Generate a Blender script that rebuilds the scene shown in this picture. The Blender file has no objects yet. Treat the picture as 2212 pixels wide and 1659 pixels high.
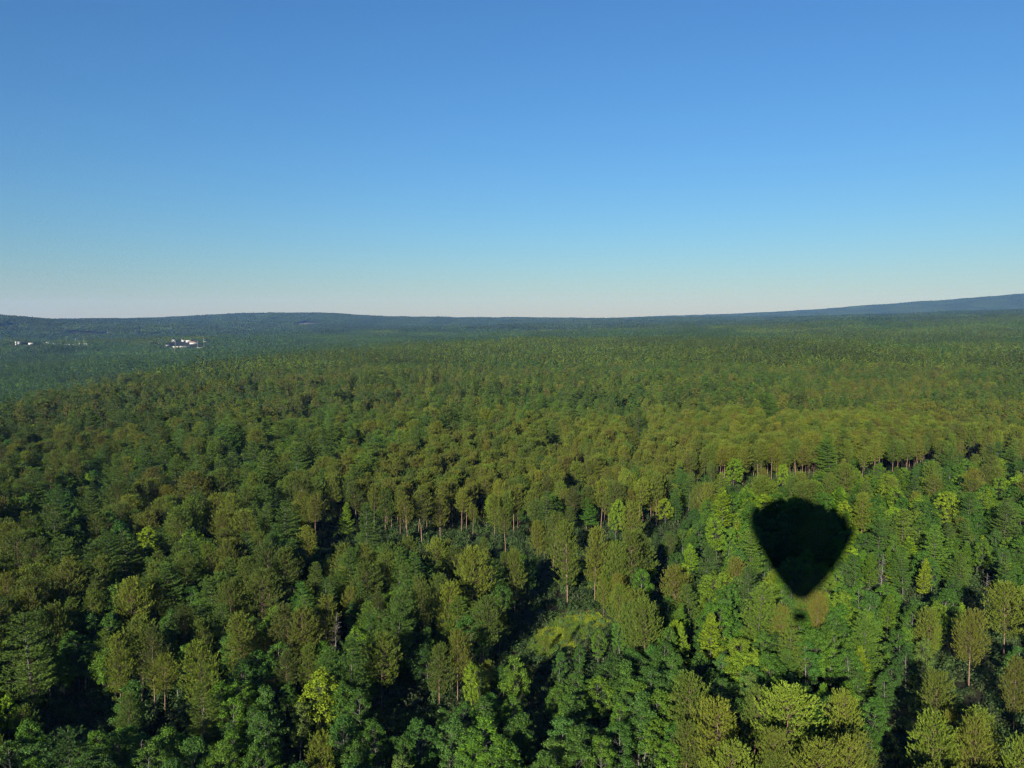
import bpy, math, random
import numpy as np
from mathutils import Vector, Matrix, Euler

# ------------------------------------------------------------------ camera, sky, sun
W, HH, F = 1024.0, 768.0, 788.0          # reference frame and focal length in its pixels
CAM_Z = 72.0
SC = CAM_Z / 70.0                         # layout notes were taken for a 70 m high view
PITCH = math.radians(4.86)
ROLL = math.radians(0.30)
SUN_EL = math.radians(19.7)
SUN_AZ = math.radians(20.4)              # heading the light travels to, right of +Y

scene = bpy.context.scene
cam_d = bpy.data.cameras.new('camera')
cam = bpy.data.objects.new('camera', cam_d)
scene.collection.objects.link(cam)
cam_d.sensor_width = 36.0
cam_d.lens = F / W * 36.0
cam_d.clip_start = 0.05
cam_d.clip_end = 60000.0
cam.location = (0, 0, CAM_Z)
R_CAM = Matrix.Rotation(math.pi / 2 - PITCH, 3, 'X') @ Matrix.Rotation(-ROLL, 3, 'Z')
cam.rotation_euler = R_CAM.to_euler()
scene.camera = cam

world = bpy.data.worlds.new('World')
scene.world = world
world.use_nodes = True
wn = world.node_tree.nodes
wl = world.node_tree.links
bg = wn['Background']
sky = wn.new('ShaderNodeTexSky')
sky.sky_type = 'NISHITA'
sky.sun_disc = False
sky.sun_elevation = SUN_EL
sky.sun_rotation = SUN_AZ + math.pi      # the sun stands behind the camera
sky.altitude = 0.0
sky.air_density = 1.45
sky.dust_density = 0.0
sky.ozone_density = 10.0
sky_tone = wn.new('ShaderNodeMix')            # one even cast over the whole sky
sky_tone.data_type = 'RGBA'
sky_tone.blend_type = 'MULTIPLY'
sky_tone.inputs[0].default_value = 1.0
sky_tone.inputs[7].default_value = (0.95, 1.0, 1.05, 1.0)
wl.new(sky.outputs[0], sky_tone.inputs[6])
wl.new(sky_tone.outputs[2], bg.inputs[0])
bg.inputs[1].default_value = 0.050

sd = bpy.data.lights.new('sun', 'SUN')
sd.energy = 5.0
sd.angle = math.radians(0.53)
sd.color = (1.0, 0.95, 0.85)
sun = bpy.data.objects.new('sun', sd)
scene.collection.objects.link(sun)
LDIR = Vector((math.sin(SUN_AZ) * math.cos(SUN_EL), math.cos(SUN_AZ) * math.cos(SUN_EL), -math.sin(SUN_EL)))
sun.rotation_euler = LDIR.to_track_quat('-Z', 'Y').to_euler()

scene.view_settings.view_transform = 'Standard'
scene.view_settings.look = 'None'
scene.view_settings.gamma = 1.0
scene.view_settings.exposure = 1.2
scene.render.engine = 'CYCLES'
cy = scene.cycles
cy.max_bounces = 3
cy.diffuse_bounces = 0
cy.glossy_bounces = 1
cy.transmission_bounces = 2
cy.transparent_max_bounces = 4
cy.volume_bounces = 0
cy.light_sampling_threshold = 0.0
cy.use_adaptive_sampling = False
cy.use_denoising = True
cy.denoising_prefilter = 'NONE'
scene.cycles.filter_width = 1.3
cy.sample_clamp_indirect = 4.0

rng = np.random.default_rng(11)
col = scene.collection

# ------------------------------------------------------------------ projection helpers
S22 = W / 2212.0                          # photo notes are in 2212-wide units
RC = np.array(R_CAM)


def ray(px, py):
    d = np.array([(px * S22 - W / 2) / F, -(py * S22 - HH / 2) / F, -1.0])
    d = RC @ d
    return d / np.linalg.norm(d)


def at_z(px, py, z):
    d = ray(px, py)
    t = (z - CAM_Z) / d[2]
    return d[0] * t, d[1] * t


def project(x, y, z):
    p = np.stack([x, y, z - CAM_Z], -1) @ RC          # world -> camera axes
    dep = -p[..., 2]
    dep = np.where(np.abs(dep) < 1e-3, 1e-3, dep)
    u = (p[..., 0] / dep * F + W / 2) / S22
    v = (-p[..., 1] / dep * F + HH / 2) / S22
    return u, v, dep


def inside(poly, u, v):
    poly = np.asarray(poly, float)
    r = np.zeros(np.shape(u), bool)
    n = len(poly)
    j = n - 1
    for i in range(n):
        xi, yi = poly[i]
        xj, yj = poly[j]
        c = ((yi > v) != (yj > v)) & (u < (xj - xi) * (v - yi) / (yj - yi + 1e-12) + xi)
        r ^= c
        j = i
    return r


# ------------------------------------------------------------------ terrain
PXK = np.array([0, 250, 450, 700, 1000, 1300, 1600, 1900, 2212], float)
THK = np.arctan((PXK * S22 - W / 2) / F)
RK = np.array([0, 300, 600, 900, 1200, 1600, 2200, 3000, 4000, 5000, 6000, 7500, 9000, 11000, 14000, 20000], float) * SC
ZK = np.array([
    [0, 0, 0, 0, 0, 0, 0, 2, 32, 112, 88, 70, 60, 60, 60, 60],
    [0, 0, 0, 0, 0, 0, 0, 2, 26, 68, 100, 80, 60, 60, 60, 60],
    [0, 0, 0, 0, 0, 0, 0, 2, 16, 36, 61, 110, 86, 56, 56, 56],
    [0, 0, 0, 0, 0, 0, 0, 0, 10, 20, 40, 118, 90, 50, 50, 50],
    [0, 0, 0, 0, 0, 0, 0, -2, 3, 8, 18, 43, 48, 48, 38, 38],
    [0, 0, 0, 0, 0, 0, 0, -2, 4, 8, 16, 28, 41, 38, 28, 28],
    [0, 0, 0, 0, 0, 3, 5, 8, 12, 18, 26, 36, 30, 66, 50, 20],
    [0, 0, 0, 2, 4, 8, 12, 18, 28, 44, 54, 54, 40, 172, 80, 20],
    [0, 0, 0, 2, 5, 9, 14, 22, 36, 56, 68, 66, 50, 280, 120, 20],
], float) * SC
# the plateau ends on the left in a drop to a valley: photo column, distance of the brink, depth
BRINK_PX = np.array([0, 150, 250, 400, 550, 700, 1000, 1300, 1600], float)
BRINK_TH = np.arctan((BRINK_PX * S22 - W / 2) / F)
BRINK_R = np.array([610, 720, 840, 1060, 1200, 1320, 1500, 1700, 1900], float) * SC
BRINK_D = np.array([44, 44, 42, 38, 32, 28, 18, 8, 0], float) * SC


def vnoise(x, y, seed):
    r = np.random.default_rng(seed).random((64, 64))
    xi = np.floor(x).astype(int)
    yi = np.floor(y).astype(int)
    fx = x - xi
    fy = y - yi
    fx = fx * fx * (3 - 2 * fx)
    fy = fy * fy * (3 - 2 * fy)
    a = r[xi % 64, yi % 64]
    b = r[(xi + 1) % 64, yi % 64]
    c = r[xi % 64, (yi + 1) % 64]
    d = r[(xi + 1) % 64, (yi + 1) % 64]
    return (a * (1 - fx) + b * fx) * (1 - fy) + (c * (1 - fx) + d * fx) * fy


def polar(px, r):
    r = r * SC
    t = math.atan((px * S22 - W / 2) / F)
    return r * math.sin(t), r * math.cos(t)


# low knolls the far buildings stand on: photo column, distance, rise, spread
KNOLLS = [(400, 2800, 13, 150), (395, 2960, 17, 120), (150, 2900, 24, 170), (55, 2780, 20, 90), (824, 3100, 12, 120), (920, 4200, 10, 80)]


def height(x, y):
    x = np.asarray(x, float)
    y = np.asarray(y, float)
    r = np.hypot(x, y)
    th = np.clip(np.arctan2(x, y), THK[0], THK[-1])
    ti = np.clip(np.searchsorted(THK, th) - 1, 0, len(THK) - 2)
    tf = (th - THK[ti]) / (THK[ti + 1] - THK[ti])
    ri = np.clip(np.searchsorted(RK, r, side='right') - 1, 0, len(RK) - 2)
    rf = np.clip((r - RK[ri]) / (RK[ri + 1] - RK[ri]), 0, 1)
    rf = rf * rf * (3 - 2 * rf)
    z = (ZK[ti, ri] * (1 - rf) + ZK[ti, ri + 1] * rf) * (1 - tf) + (ZK[ti + 1, ri] * (1 - rf) + ZK[ti + 1, ri + 1] * rf) * tf
    br = np.interp(th, BRINK_TH, BRINK_R) + 40 * (vnoise(x / 90, y / 90, 17) - .5)
    bd = np.interp(th, BRINK_TH, BRINK_D)
    bs = np.clip((r - br) / (0.20 * br), 0, 1)
    z = z - bd * bs * bs * (3 - 2 * bs)
    amp = np.clip((r - 250) / 1500, 0, 1)
    z = z + amp * ((12 + 12 * np.clip((r - 1100) / 900, 0, 1)) * (vnoise(x / 420 + 7, y / 420 + 3, 5) - .5) + (5 + 4 * np.clip((r - 1100) / 900, 0, 1)) * (vnoise(x / 130, y / 130, 6) - .5))
    far = np.clip((r - 3500) / 4000, 0, 1)
    z = z + far * (34 * (vnoise(x / 1300 + 3, y / 1300 + 9, 8) - .5) + 46 * np.clip((r - 9000) / 2000, 0, 1) * (vnoise(x / 2300 + 3, y / 2300 + 9, 9) - .5))
    for kp, kr, kh, ks in KNOLLS:
        kh, ks = kh * SC, ks * SC
        kx, ky = polar(kp, kr)
        z = z + kh * np.exp(-((x - kx) ** 2 + (y - ky) ** 2) / (2 * ks * ks))
    # behind the camera and off to the sides the land evens out
    side = np.clip((np.abs(np.arctan2(x, y)) - 0.75) / 0.5, 0, 1)
    return z * (1 - side)


def hz(x, y):
    return float(height(np.array([x]), np.array([y]))[0])


# ------------------------------------------------------------------ materials
def mat(name):
    m = bpy.data.materials.new(name)
    m.use_nodes = True
    return m, m.node_tree.nodes, m.node_tree.links, m.node_tree.nodes['Principled BSDF']


def foliage_material(name, rough, spec, transl):
    m, n, l, p = mat(name)
    c = n.new('ShaderNodeAttribute')
    c.attribute_name = 'col'
    t = n.new('ShaderNodeAttribute')
    t.attribute_type = 'INSTANCER'
    t.attribute_name = 'tint'
    mx = n.new('ShaderNodeMix')
    mx.data_type = 'RGBA'
    mx.blend_type = 'MULTIPLY'
    mx.inputs[0].default_value = 1.0
    l.new(c.outputs['Color'], mx.inputs[6])
    l.new(t.outputs['Color'], mx.inputs[7])
    l.new(mx.outputs[2], p.inputs['Base Color'])
    p.inputs['Roughness'].default_value = rough
    p.inputs['Specular IOR Level'].default_value = spec
    if transl:
        tr = n.new('ShaderNodeBsdfTranslucent')
        l.new(mx.outputs[2], tr.inputs['Color'])
        ms = n.new('ShaderNodeMixShader')
        ms.inputs[0].default_value = transl
        l.new(p.outputs[0], ms.inputs[1])
        l.new(tr.outputs[0], ms.inputs[2])
        l.new(ms.outputs[0], n['Material Output'].inputs['Surface'])
    return m


def noisy(name, c1, c2, scale, rough=0.9, detail=6.0, bump=0.0):
    m, n, l, p = mat(name)
    tc = n.new('ShaderNodeTexCoord')
    no = n.new('ShaderNodeTexNoise')
    no.inputs['Scale'].default_value = scale
    no.inputs['Detail'].default_value = detail
    l.new(tc.outputs['Object'], no.inputs['Vector'])
    cr = n.new('ShaderNodeValToRGB')
    cr.color_ramp.elements[0].position = 0.35
    cr.color_ramp.elements[1].position = 0.65
    cr.color_ramp.elements[0].color = (*c1, 1)
    cr.color_ramp.elements[1].color = (*c2, 1)
    l.new(no.outputs['Fac'], cr.inputs['Fac'])
    l.new(cr.outputs['Color'], p.inputs['Base Color'])
    p.inputs['Roughness'].default_value = rough
    p.inputs['Specular IOR Level'].default_value = 0.15
    if bump:
        b = n.new('ShaderNodeBump')
        b.inputs['Strength'].default_value = bump
        l.new(no.outputs['Fac'], b.inputs['Height'])
        l.new(b.outputs['Normal'], p.inputs['Normal'])
    return m


M_NEEDLE = foliage_material('needles', 0.65, 0.15, 0.0)
M_LEAF = foliage_material('leaves', 0.6, 0.12, 0.15)
M_PINEBARK = noisy('pine_bark', (0.09, 0.06, 0.040), (0.17, 0.112, 0.076), 3.0, bump=0.4)
M_GREYBARK = noisy('grey_bark', (0.045, 0.04, 0.033), (0.09, 0.08, 0.066), 3.0, bump=0.4)
M_PALEBARK = noisy('pale_bark', (0.07, 0.07, 0.055), (0.15, 0.145, 0.12), 2.0, bump=0.2)
M_DEAD = noisy('dead_wood', (0.10, 0.085, 0.07), (0.18, 0.16, 0.14), 4.0)
M_FLOOR = noisy('forest_floor', (0.014, 0.016, 0.007), (0.030, 0.026, 0.012), 0.15)
M_GRASSLAND = noisy('clearing_turf', (0.09, 0.105, 0.012), (0.15, 0.155, 0.018), 0.5)
M_DUFF = noisy('needle_duff', (0.15, 0.07, 0.032), (0.22, 0.11, 0.05), 1.2)


# ------------------------------------------------------------------ mesh helpers
def to_mesh(name, V, T, C, mats, midx=None):
    """V (n,3), T (m,3) triangles, C (n,3) colours or None"""
    me = bpy.data.meshes.new(name)
    V = np.ascontiguousarray(V, np.float32)
    T = np.ascontiguousarray(T, np.int32)
    me.vertices.add(len(V))
    me.vertices.foreach_set('co', V.ravel())
    me.loops.add(len(T) * 3)
    me.loops.foreach_set('vertex_index', T.ravel())
    me.polygons.add(len(T))
    me.polygons.foreach_set('loop_start', np.arange(0, len(T) * 3, 3, dtype=np.int32))
    if midx is not None:
        me.polygons.foreach_set('material_index', np.ascontiguousarray(midx, np.int32))
    if C is not None:
        a = me.color_attributes.new('col', 'FLOAT_COLOR', 'POINT')
        cc = np.ones((len(V), 4), np.float32)
        cc[:, :3] = C
        a.data.foreach_set('color', cc.ravel())
    for m in mats:
        me.materials.append(m)
    me.update(calc_edges=True)
    return me


def merge(parts):
    V, T, C, o = [], [], [], 0
    for v, t, c in parts:
        V.append(v)
        T.append(t + o)
        C.append(c)
        o += len(v)
    return np.concatenate(V), np.concatenate(T), np.concatenate(C)


def unit(a):
    return a / np.maximum(np.linalg.norm(a, axis=-1, keepdims=True), 1e-9)


def tube(pts, rad, k):
    pts = np.asarray(pts, float)
    n = len(pts)
    tan = unit(np.gradient(pts, axis=0))
    ref = np.where(np.abs(tan[:, 2:3]) > 0.9, np.array([[1., 0, 0]]), np.array([[0, 0, 1.]]))
    a = unit(np.cross(tan, ref))
    b = np.cross(tan, a)
    ang = np.arange(k) / k * 2 * np.pi
    V = pts[:, None] + np.asarray(rad)[:, None, None] * (a[:, None] * np.cos(ang)[None, :, None] + b[:, None] * np.sin(ang)[None, :, None])
    V = V.reshape(-1, 3)
    T = []
    for i in range(n - 1):
        for j in range(k):
            p, q = i * k + j, i * k + (j + 1) % k
            T += [(p, q, p + k), (q, q + k, p + k)]
    return V, np.array(T), np.ones((len(V), 3))


def tufts(c, ax, nb, length, width, lo, hi, g, tipcol=None, spread=0.8):
    """needle bursts: nb thin blades round each axis"""
    n = len(c)
    ax = unit(ax)
    ref = np.where(np.abs(ax[:, 2:3]) > 0.9, np.array([[1., 0, 0]]), np.array([[0, 0, 1.]]))
    a = unit(np.cross(ax, ref))
    b = np.cross(ax, a)
    phi = g.uniform(0, 2 * np.pi, (n, nb, 1))
    th = g.uniform(lo, hi, (n, nb, 1))
    rad = a[:, None] * np.cos(phi) + b[:, None] * np.sin(phi)
    d = ax[:, None] * np.cos(th) + rad * np.sin(th)
    sz = g.uniform(0.8, 1.2, (n, 1, 1))
    p0 = c[:, None] + ax[:, None] * (g.uniform(-0.3, 1.0, (n, nb, 1)) * length * spread * sz)
    L = length * sz * g.uniform(0.8, 1.2, (n, nb, 1))
    s = unit(np.cross(d, g.normal(size=(n, nb, 3)))) * (width * 0.5) * sz
    V = np.stack([p0 - s, p0 + s, p0 + d * L], 2)
    shade = g.uniform(0.8, 1.2, (n, 1, 1, 1)) * g.uniform(0.85, 1.15, (n, nb, 1, 1)) * np.ones((n, nb, 3, 3))
    if tipcol is not None:
        shade[:, :, 2] *= np.asarray(tipcol)
    return V.reshape(-1, 3), np.arange(n * nb * 3).reshape(-1, 3), shade.reshape(-1, 3)


def leaves(c, nrm, size, g, jitter=0.9, long=1.0, colvar=0.18, grp=None):
    n = len(c)
    nn = unit(nrm + g.normal(size=(n, 3)) * jitter)
    a = unit(np.cross(nn, g.normal(size=(n, 3))))
    b = np.cross(nn, a)
    s = size * g.uniform(0.7, 1.25, (n, 1))
    V = np.stack([c - a * s * long, c - b * s * 0.62, c + a * s * long, c + b * s * 0.62], 1)
    i = np.arange(n)[:, None] * 4
    T = np.concatenate([i + np.array([[0, 1, 2]]), i + np.array([[0, 2, 3]])])
    sh = 1 + colvar * g.normal(size=(n, 1, 1))
    if grp is not None:
        sh = sh * grp[:, None, None]
    C = np.clip(sh, 0.4, 1.8) * np.ones((n, 4, 3))
    return V.reshape(-1, 3), T, C.reshape(-1, 3)


def trunk_line(H, bend, g, n=9):
    t = np.linspace(0, 1, n)
    ox = bend * np.sin(t * 2.2 + g.uniform(0, 6)) * t
    oy = bend * np.sin(t * 2.0 + g.uniform(0, 6)) * t
    return np.stack([ox, oy, t * H], 1)


def on_line(line, z):
    return np.array([np.interp(z, line[:, 2], line[:, 0]), np.interp(z, line[:, 2], line[:, 1]), z])


# ------------------------------------------------------------------ the kinds of tree
def red_pine(seed, H=20.0, base=0.30, R=3.4, lod=0, dome=2.9):
    g = np.random.default_rng(seed)
    line = trunk_line(H * 0.985, 0.25, g)
    wood = [tube(line, np.linspace(0.18, 0.03, len(line)), 7 if lod == 0 else 4)]
    cen, axs = [], []
    z = H * base
    dz = 0.56 if lod == 0 else 1.0
    lop = g.uniform(0, 2 * np.pi)
    while z < H * 0.985:
        t = (z - H * base) / (H * (1 - base))
        prof = min(1.0, 0.55 + 1.6 * t) * (1 - t ** dome) ** 0.62 + 0.08
        nbr = g.integers(4, 7) if lod == 0 else 4
        a0 = g.uniform(0, 6.28)
        for k in range(nbr):
            if t < 0.15 and g.random() < 0.4:
                continue
            az = a0 + k * 2 * np.pi / nbr + g.normal() * 0.25
            L = R * prof * g.uniform(0.65, 1.12) * (1 + 0.15 * math.cos(az - lop))
            el = -0.15 + 0.95 * t + g.normal() * 0.1
            p0 = on_line(line, z)
            d = np.array([math.cos(az) * math.cos(el), math.sin(az) * math.cos(el), math.sin(el)])
            s = np.linspace(0, 1, 4)[:, None]
            pts = p0 + d * L * s + np.array([0, 0, 1]) * (0.28 * L * s ** 2)
            wood.append(tube(pts[[0, 2, 3]] if lod else pts, np.linspace(0.045, 0.012, 3 if lod else 4) * (1 if lod == 0 else 1.3), 3))
            m = max(3, int((3.9 * L + 3) * (1 if lod == 0 else 0.36)))
            side = unit(np.cross(d, [0, 0, 1]))
            for q in range(m):
                u = 0.15 + 0.87 * (g.random() ** 0.7)
                pp = p0 + d * L * u + np.array([0, 0, 0.28 * L * u * u])
                off = side * g.normal() * 0.55 * (0.4 + L * 0.17) + np.array([0, 0, 1]) * g.normal() * 0.30
                cen.append(pp + off)
                axs.append(d * 0.55 + side * np.sign(np.dot(off, side)) * 0.25 + np.array([0, 0, g.uniform(0.7, 1.5)]) + g.normal(size=3) * 0.15)
        z += dz * g.uniform(0.85, 1.15)
    top = on_line(line, H * 0.97)
    for q in range(6 if lod == 0 else 2):
        cen.append(top + g.normal(size=3) * [.2, .2, .25])
        axs.append(np.array([0, 0, 1.0]) + g.normal(size=3) * 0.25)
    cen, axs = np.array(cen), np.array(axs)
    if lod == 0:
        crown = tufts(cen, axs, 15, 0.29, 0.10, 0.20, 0.85, g, tipcol=(1.12, 1.22, 1.05), spread=1.45)
    else:
        crown = tufts(cen, axs, 7, 0.62, 0.36, 0.3, 1.15, g, tipcol=(1.1, 1.15, 1.0))
    return merge(wood), crown


def white_pine(seed, H=23.0, base=0.20, R=4.8, lod=0):
    g = np.random.default_rng(seed)
    line = trunk_line(H * 0.98, 0.35, g)
    wood = [tube(line, np.linspace(0.27, 0.03, len(line)), 7 if lod == 0 else 4)]
    cen, axs = [], []
    z = H * base
    a_long = g.uniform(0, 6.28)
    while z < H * 0.97:
        t = (z - H * base) / (H * (1 - base))
        prof = (1 - t ** 1.7) ** 0.8 * min(1, 0.6 + 1.3 * t) + 0.06
        nbr = g.integers(4, 6)
        a0 = g.uniform(0, 6.28)
        for k in range(nbr):
            if g.random() < 0.12:
                continue
            az = a0 + k * 2 * np.pi / nbr + g.normal() * 0.2
            L = R * prof * g.uniform(0.6, 1.2) * (1 + 0.22 * math.cos(az - a_long))
            el = 0.02 + 0.75 * t ** 1.6 + g.normal() * 0.06
            p0 = on_line(line, z)
            d = np.array([math.cos(az) * math.cos(el), math.sin(az) * math.cos(el), math.sin(el)])
            s = np.linspace(0, 1, 4)[:, None]
            up = 0.10 * L
            pts = p0 + d * L * s + np.array([0, 0, 1]) * (up * s ** 2)
            wood.append(tube(pts, np.linspace(0.06, 0.012, 4), 3))
            side = unit(np.cross(d, [0, 0, 1]))
            m = max(5, int((9.0 * L + 4) * (1 if lod == 0 else 0.26)))
            u = 0.06 + 0.96 * g.random(m) ** 0.8
            lat = g.normal(size=m) * (0.12 + 0.22 * L * np.sin(np.clip(u, 0, 1) * 2.6) * 0.80)
            pp = p0 + d * (L * u)[:, None] + np.array([0, 0, 1]) * (up * u ** 2 + np.abs(g.normal(size=m)) * 0.13)[:, None] + side * lat[:, None]
            cen.append(pp)
            axs.append(d * 0.9 + side * (np.sign(lat) * 0.55)[:, None] + np.array([0, 0, 1]) * g.uniform(0.15, 0.6, m)[:, None])
        z += (0.95 if lod == 0 else 1.25) * g.uniform(0.75, 1.25)
    top = on_line(line, H * 0.955)
    cen.append(top + g.normal(size=(5, 3)) * [.15, .15, .4])
    axs.append(np.array([[0, 0, 1.0]]) + g.normal(size=(5, 3)) * 0.3)
    cen, axs = np.concatenate(cen), np.concatenate(axs)
    if lod == 0:
        crown = tufts(cen, axs, 10, 0.34, 0.095, 0.3, 1.2, g, tipcol=(1.08, 1.1, 1.02))
    else:
        crown = tufts(cen, axs, 6, 0.62, 0.30, 0.3, 1.2, g)
    return merge(wood), crown


def broadleaf(seed, H=16.0, base=0.32, R=3.6, nclump=95, per=85, size=0.18, clump_r=0.75, lod=0, column=False, flat=1.0):
    """aspen (column) and round-crowned maples, oaks"""
    g = np.random.default_rng(seed)
    line = trunk_line(H * 0.93, 0.5, g)
    wood = [tube(line, np.linspace(0.15 if column else 0.2, 0.025, len(line)), 7 if lod == 0 else 4)]
    cc, rr = [], []
    for k in range(nclump):
        t = (k + g.random()) / nclump
        z = H * (base + (0.97 - base) * t)
        if column:
            prof = min(1, 0.45 + 1.5 * t) * (1 - t ** 2.8) ** 0.6 + 0.08
        else:
            prof = math.sqrt(max(0.03, 1 - (2 * t - 0.85) ** 2 / 1.35)) if t < 0.97 else 0.2
        az = k * 2.39996 + g.normal() * 0.5
        rad = R * prof * g.uniform(0.35, 1.08) ** 0.6
        c = on_line(line, z) + np.array([math.cos(az) * rad, math.sin(az) * rad, g.normal() * 0.3])
        zb = max(H * base * 0.8, z - rad * (0.9 if column else 0.65) - 0.4)
        b0 = on_line(line, zb)
        mid = (b0 + c) / 2 + np.array([0, 0, -0.12 * rad])
        if lod == 0 or k % 3 == 0:
            wood.append(tube(np.stack([b0, mid, c]), np.array([0.035, 0.022, 0.008]), 3))
        cc.append(c)
        rr.append(clump_r * g.uniform(0.65, 1.3))
    cc, rr = np.array(cc), np.array(rr)
    idx = np.repeat(np.arange(len(cc)), per)
    dirs = unit(g.normal(size=(len(idx), 3)))
    dirs[:, 2] = dirs[:, 2] * 0.85 + 0.1
    rad = g.random((len(idx), 1)) ** 0.45
    P = cc[idx] + dirs * rad * rr[idx, None] * np.array([1, 1, flat])
    crown = leaves(P, dirs + np.array([0, 0, 0.5]), size, g, 0.8, grp=g.uniform(0.85, 1.15, len(cc))[idx])
    return merge(wood), crown


def feather(seed, H=16.0, base=0.2, R=4.0, lod=0):
    """airy crown of flat, layered sprays"""
    g = np.random.default_rng(seed)
    line = trunk_line(H * 0.95, 0.5, g)
    wood = [tube(line, np.linspace(0.17, 0.02, len(line)), 7 if lod == 0 else 4)]
    P, N, G = [], [], []
    nb = 75 if lod == 0 else 34
    for k in range(nb):
        t = (k + g.random()) / nb
        z = H * (base + (0.95 - base) * t)
        prof = (1 - t) ** 0.65 * min(1, 0.6 + 1.4 * t) + 0.06
        az = k * 2.39996 + g.normal() * 0.4
        L = R * prof * g.uniform(0.7, 1.2)
        el = 0.30 + 0.55 * t + g.normal() * 0.08
        d = np.array([math.cos(az) * math.cos(el), math.sin(az) * math.cos(el), math.sin(el)])
        p0 = on_line(line, z)
        wood.append(tube(np.stack([p0, p0 + d * L * .5, p0 + d * L * 0.95 - np.array([0, 0, .06 * L])]), np.array([.045, .025, .01]), 3))
        side = unit(np.cross(d, [0, 0, 1]))
        m = int((120 if lod == 0 else 12) * (0.3 + L / R))
        u = 0.2 + 0.8 * g.random(m) ** 0.8
        lat = g.uniform(-1, 1, m) * (0.10 + 0.26 * L) * np.sin(np.clip(u * 2.7, 0, 3.0)) ** 0.8
        pp = p0 + d * (L * u)[:, None] + side * lat[:, None] + np.array([0, 0, 1]) * (g.normal(size=m) * 0.09 - np.abs(lat) * 0.18)[:, None]
        P.append(pp)
        N.append(np.tile(np.array([0, 0, 1.0]) + d * 0.2, (m, 1)))
        G.append(np.full(m, g.uniform(0.85, 1.15)))
    P, N, G = np.concatenate(P), np.concatenate(N), np.concatenate(G)
    crown = leaves(P, N, 0.15 if lod == 0 else 0.42, g, 0.55, long=1.3, grp=G)
    return merge(wood), crown


def snag(seed, H=15.0):
    g = np.random.default_rng(seed)
    line = trunk_line(H, 0.5, g)
    wood = [tube(line, np.linspace(0.2, 0.03, len(line)), 7)]
    tw = []
    for k in range(46):
        t = 0.3 + 0.68 * g.random()
        az = g.uniform(0, 6.28)
        L = (1 - t) * 3.2 + 0.6
        el = g.uniform(0.3, 1.1)
        d = np.array([math.cos(az) * math.cos(el), math.sin(az) * math.cos(el), math.sin(el)])
        p0 = on_line(line, t * H)
        tw.append(tube(np.stack([p0, p0 + d * L * .5 + [0, 0, .1], p0 + d * L]), np.array([.055, .035, .012]), 3))
        for q in range(3):
            u = g.uniform(0.4, 0.9)
            d2 = unit(d + g.normal(size=3) * 0.5)
            tw.append(tube(np.stack([p0 + d * L * u, p0 + d * L * u + d2 * L * 0.4]), np.array([.025, .008]), 3))
    return merge(wood), merge(tw)


PROTO = {}          # kind -> list of dicts with meshes
PCOL = bpy.data.collections.new('tree_stock')
plist = []


def joined(name, wood, crown, m1, m2):
    V, T, C = merge([wood, crown])
    mi = np.zeros(len(T), int)
    mi[len(wood[1]):] = 1
    me = to_mesh(name, V, T, C, [m1, m2], mi)
    o = bpy.data.objects.new('p%03d' % len(plist), me)
    PCOL.objects.link(o)
    plist.append(o)
    return len(plist) - 1


def stock(kind, fn, H, R, bark, leaf, near, far):
    PROTO[kind] = dict(H=H, R=R, near=[], far=[])
    for kw in near:
        w, c = fn(**kw)
        PROTO[kind]['near'].append(dict(
            trunk=to_mesh(kind + '_trunk', w[0], w[1], None, [bark]),
            crown=to_mesh(kind + '_crown', c[0], c[1], c[2], [leaf]),
            idx=joined(kind, w, c, bark, leaf)))
    for kw in far:
        w, c = fn(lod=1, **kw)
        PROTO[kind]['far'].append(joined(kind, w, c, bark, leaf))


stock('red_pine', red_pine, 20.0, 3.2, M_PINEBARK, M_NEEDLE,
      [dict(seed=1), dict(seed=2, base=0.38, R=3.7, dome=3.2), dict(seed=3, base=0.24, R=3.2), dict(seed=4, base=0.34, R=3.6), dict(seed=5, base=0.40, R=4.2, dome=3.6), dict(seed=19, base=0.52, R=3.0)],
      [dict(seed=21), dict(seed=22, base=0.36), dict(seed=23, base=0.28)])
stock('white_pine', white_pine, 23.0, 3.9, M_GREYBARK, M_NEEDLE,
      [dict(seed=6), dict(seed=7, R=5.4, base=0.16), dict(seed=8, R=4.4, base=0.26), dict(seed=9, R=5.0, base=0.2)],
      [dict(seed=26), dict(seed=27), dict(seed=28)])
stock('aspen', broadleaf, 15.0, 2.7, M_PALEBARK, M_LEAF,
      [dict(seed=s, H=15.0, base=0.30, R=r, nclump=54, per=115, size=0.145, clump_r=0.74, column=True) for s, r in ((10, 2.5), (11, 2.9), (12, 2.2), (13, 2.7))],
      [dict(seed=s, H=15.0, base=0.30, R=2.2, nclump=30, per=9, size=0.42, clump_r=0.62, column=True) for s in (31, 32)])
stock('broadleaf_tree', broadleaf, 16.0, 3.6, M_GREYBARK, M_LEAF,
      [dict(seed=s, R=r) for s, r in ((14, 3.4), (15, 4.0), (16, 3.0))],
      [dict(seed=s, R=3.6, nclump=42, per=9, size=0.50, clump_r=0.8) for s in (33, 34, 35)])
stock('feathery_tree', feather, 16.0, 3.4, M_GREYBARK, M_LEAF,
      [dict(seed=17), dict(seed=18, R=3.4)], [dict(seed=36)])

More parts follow.
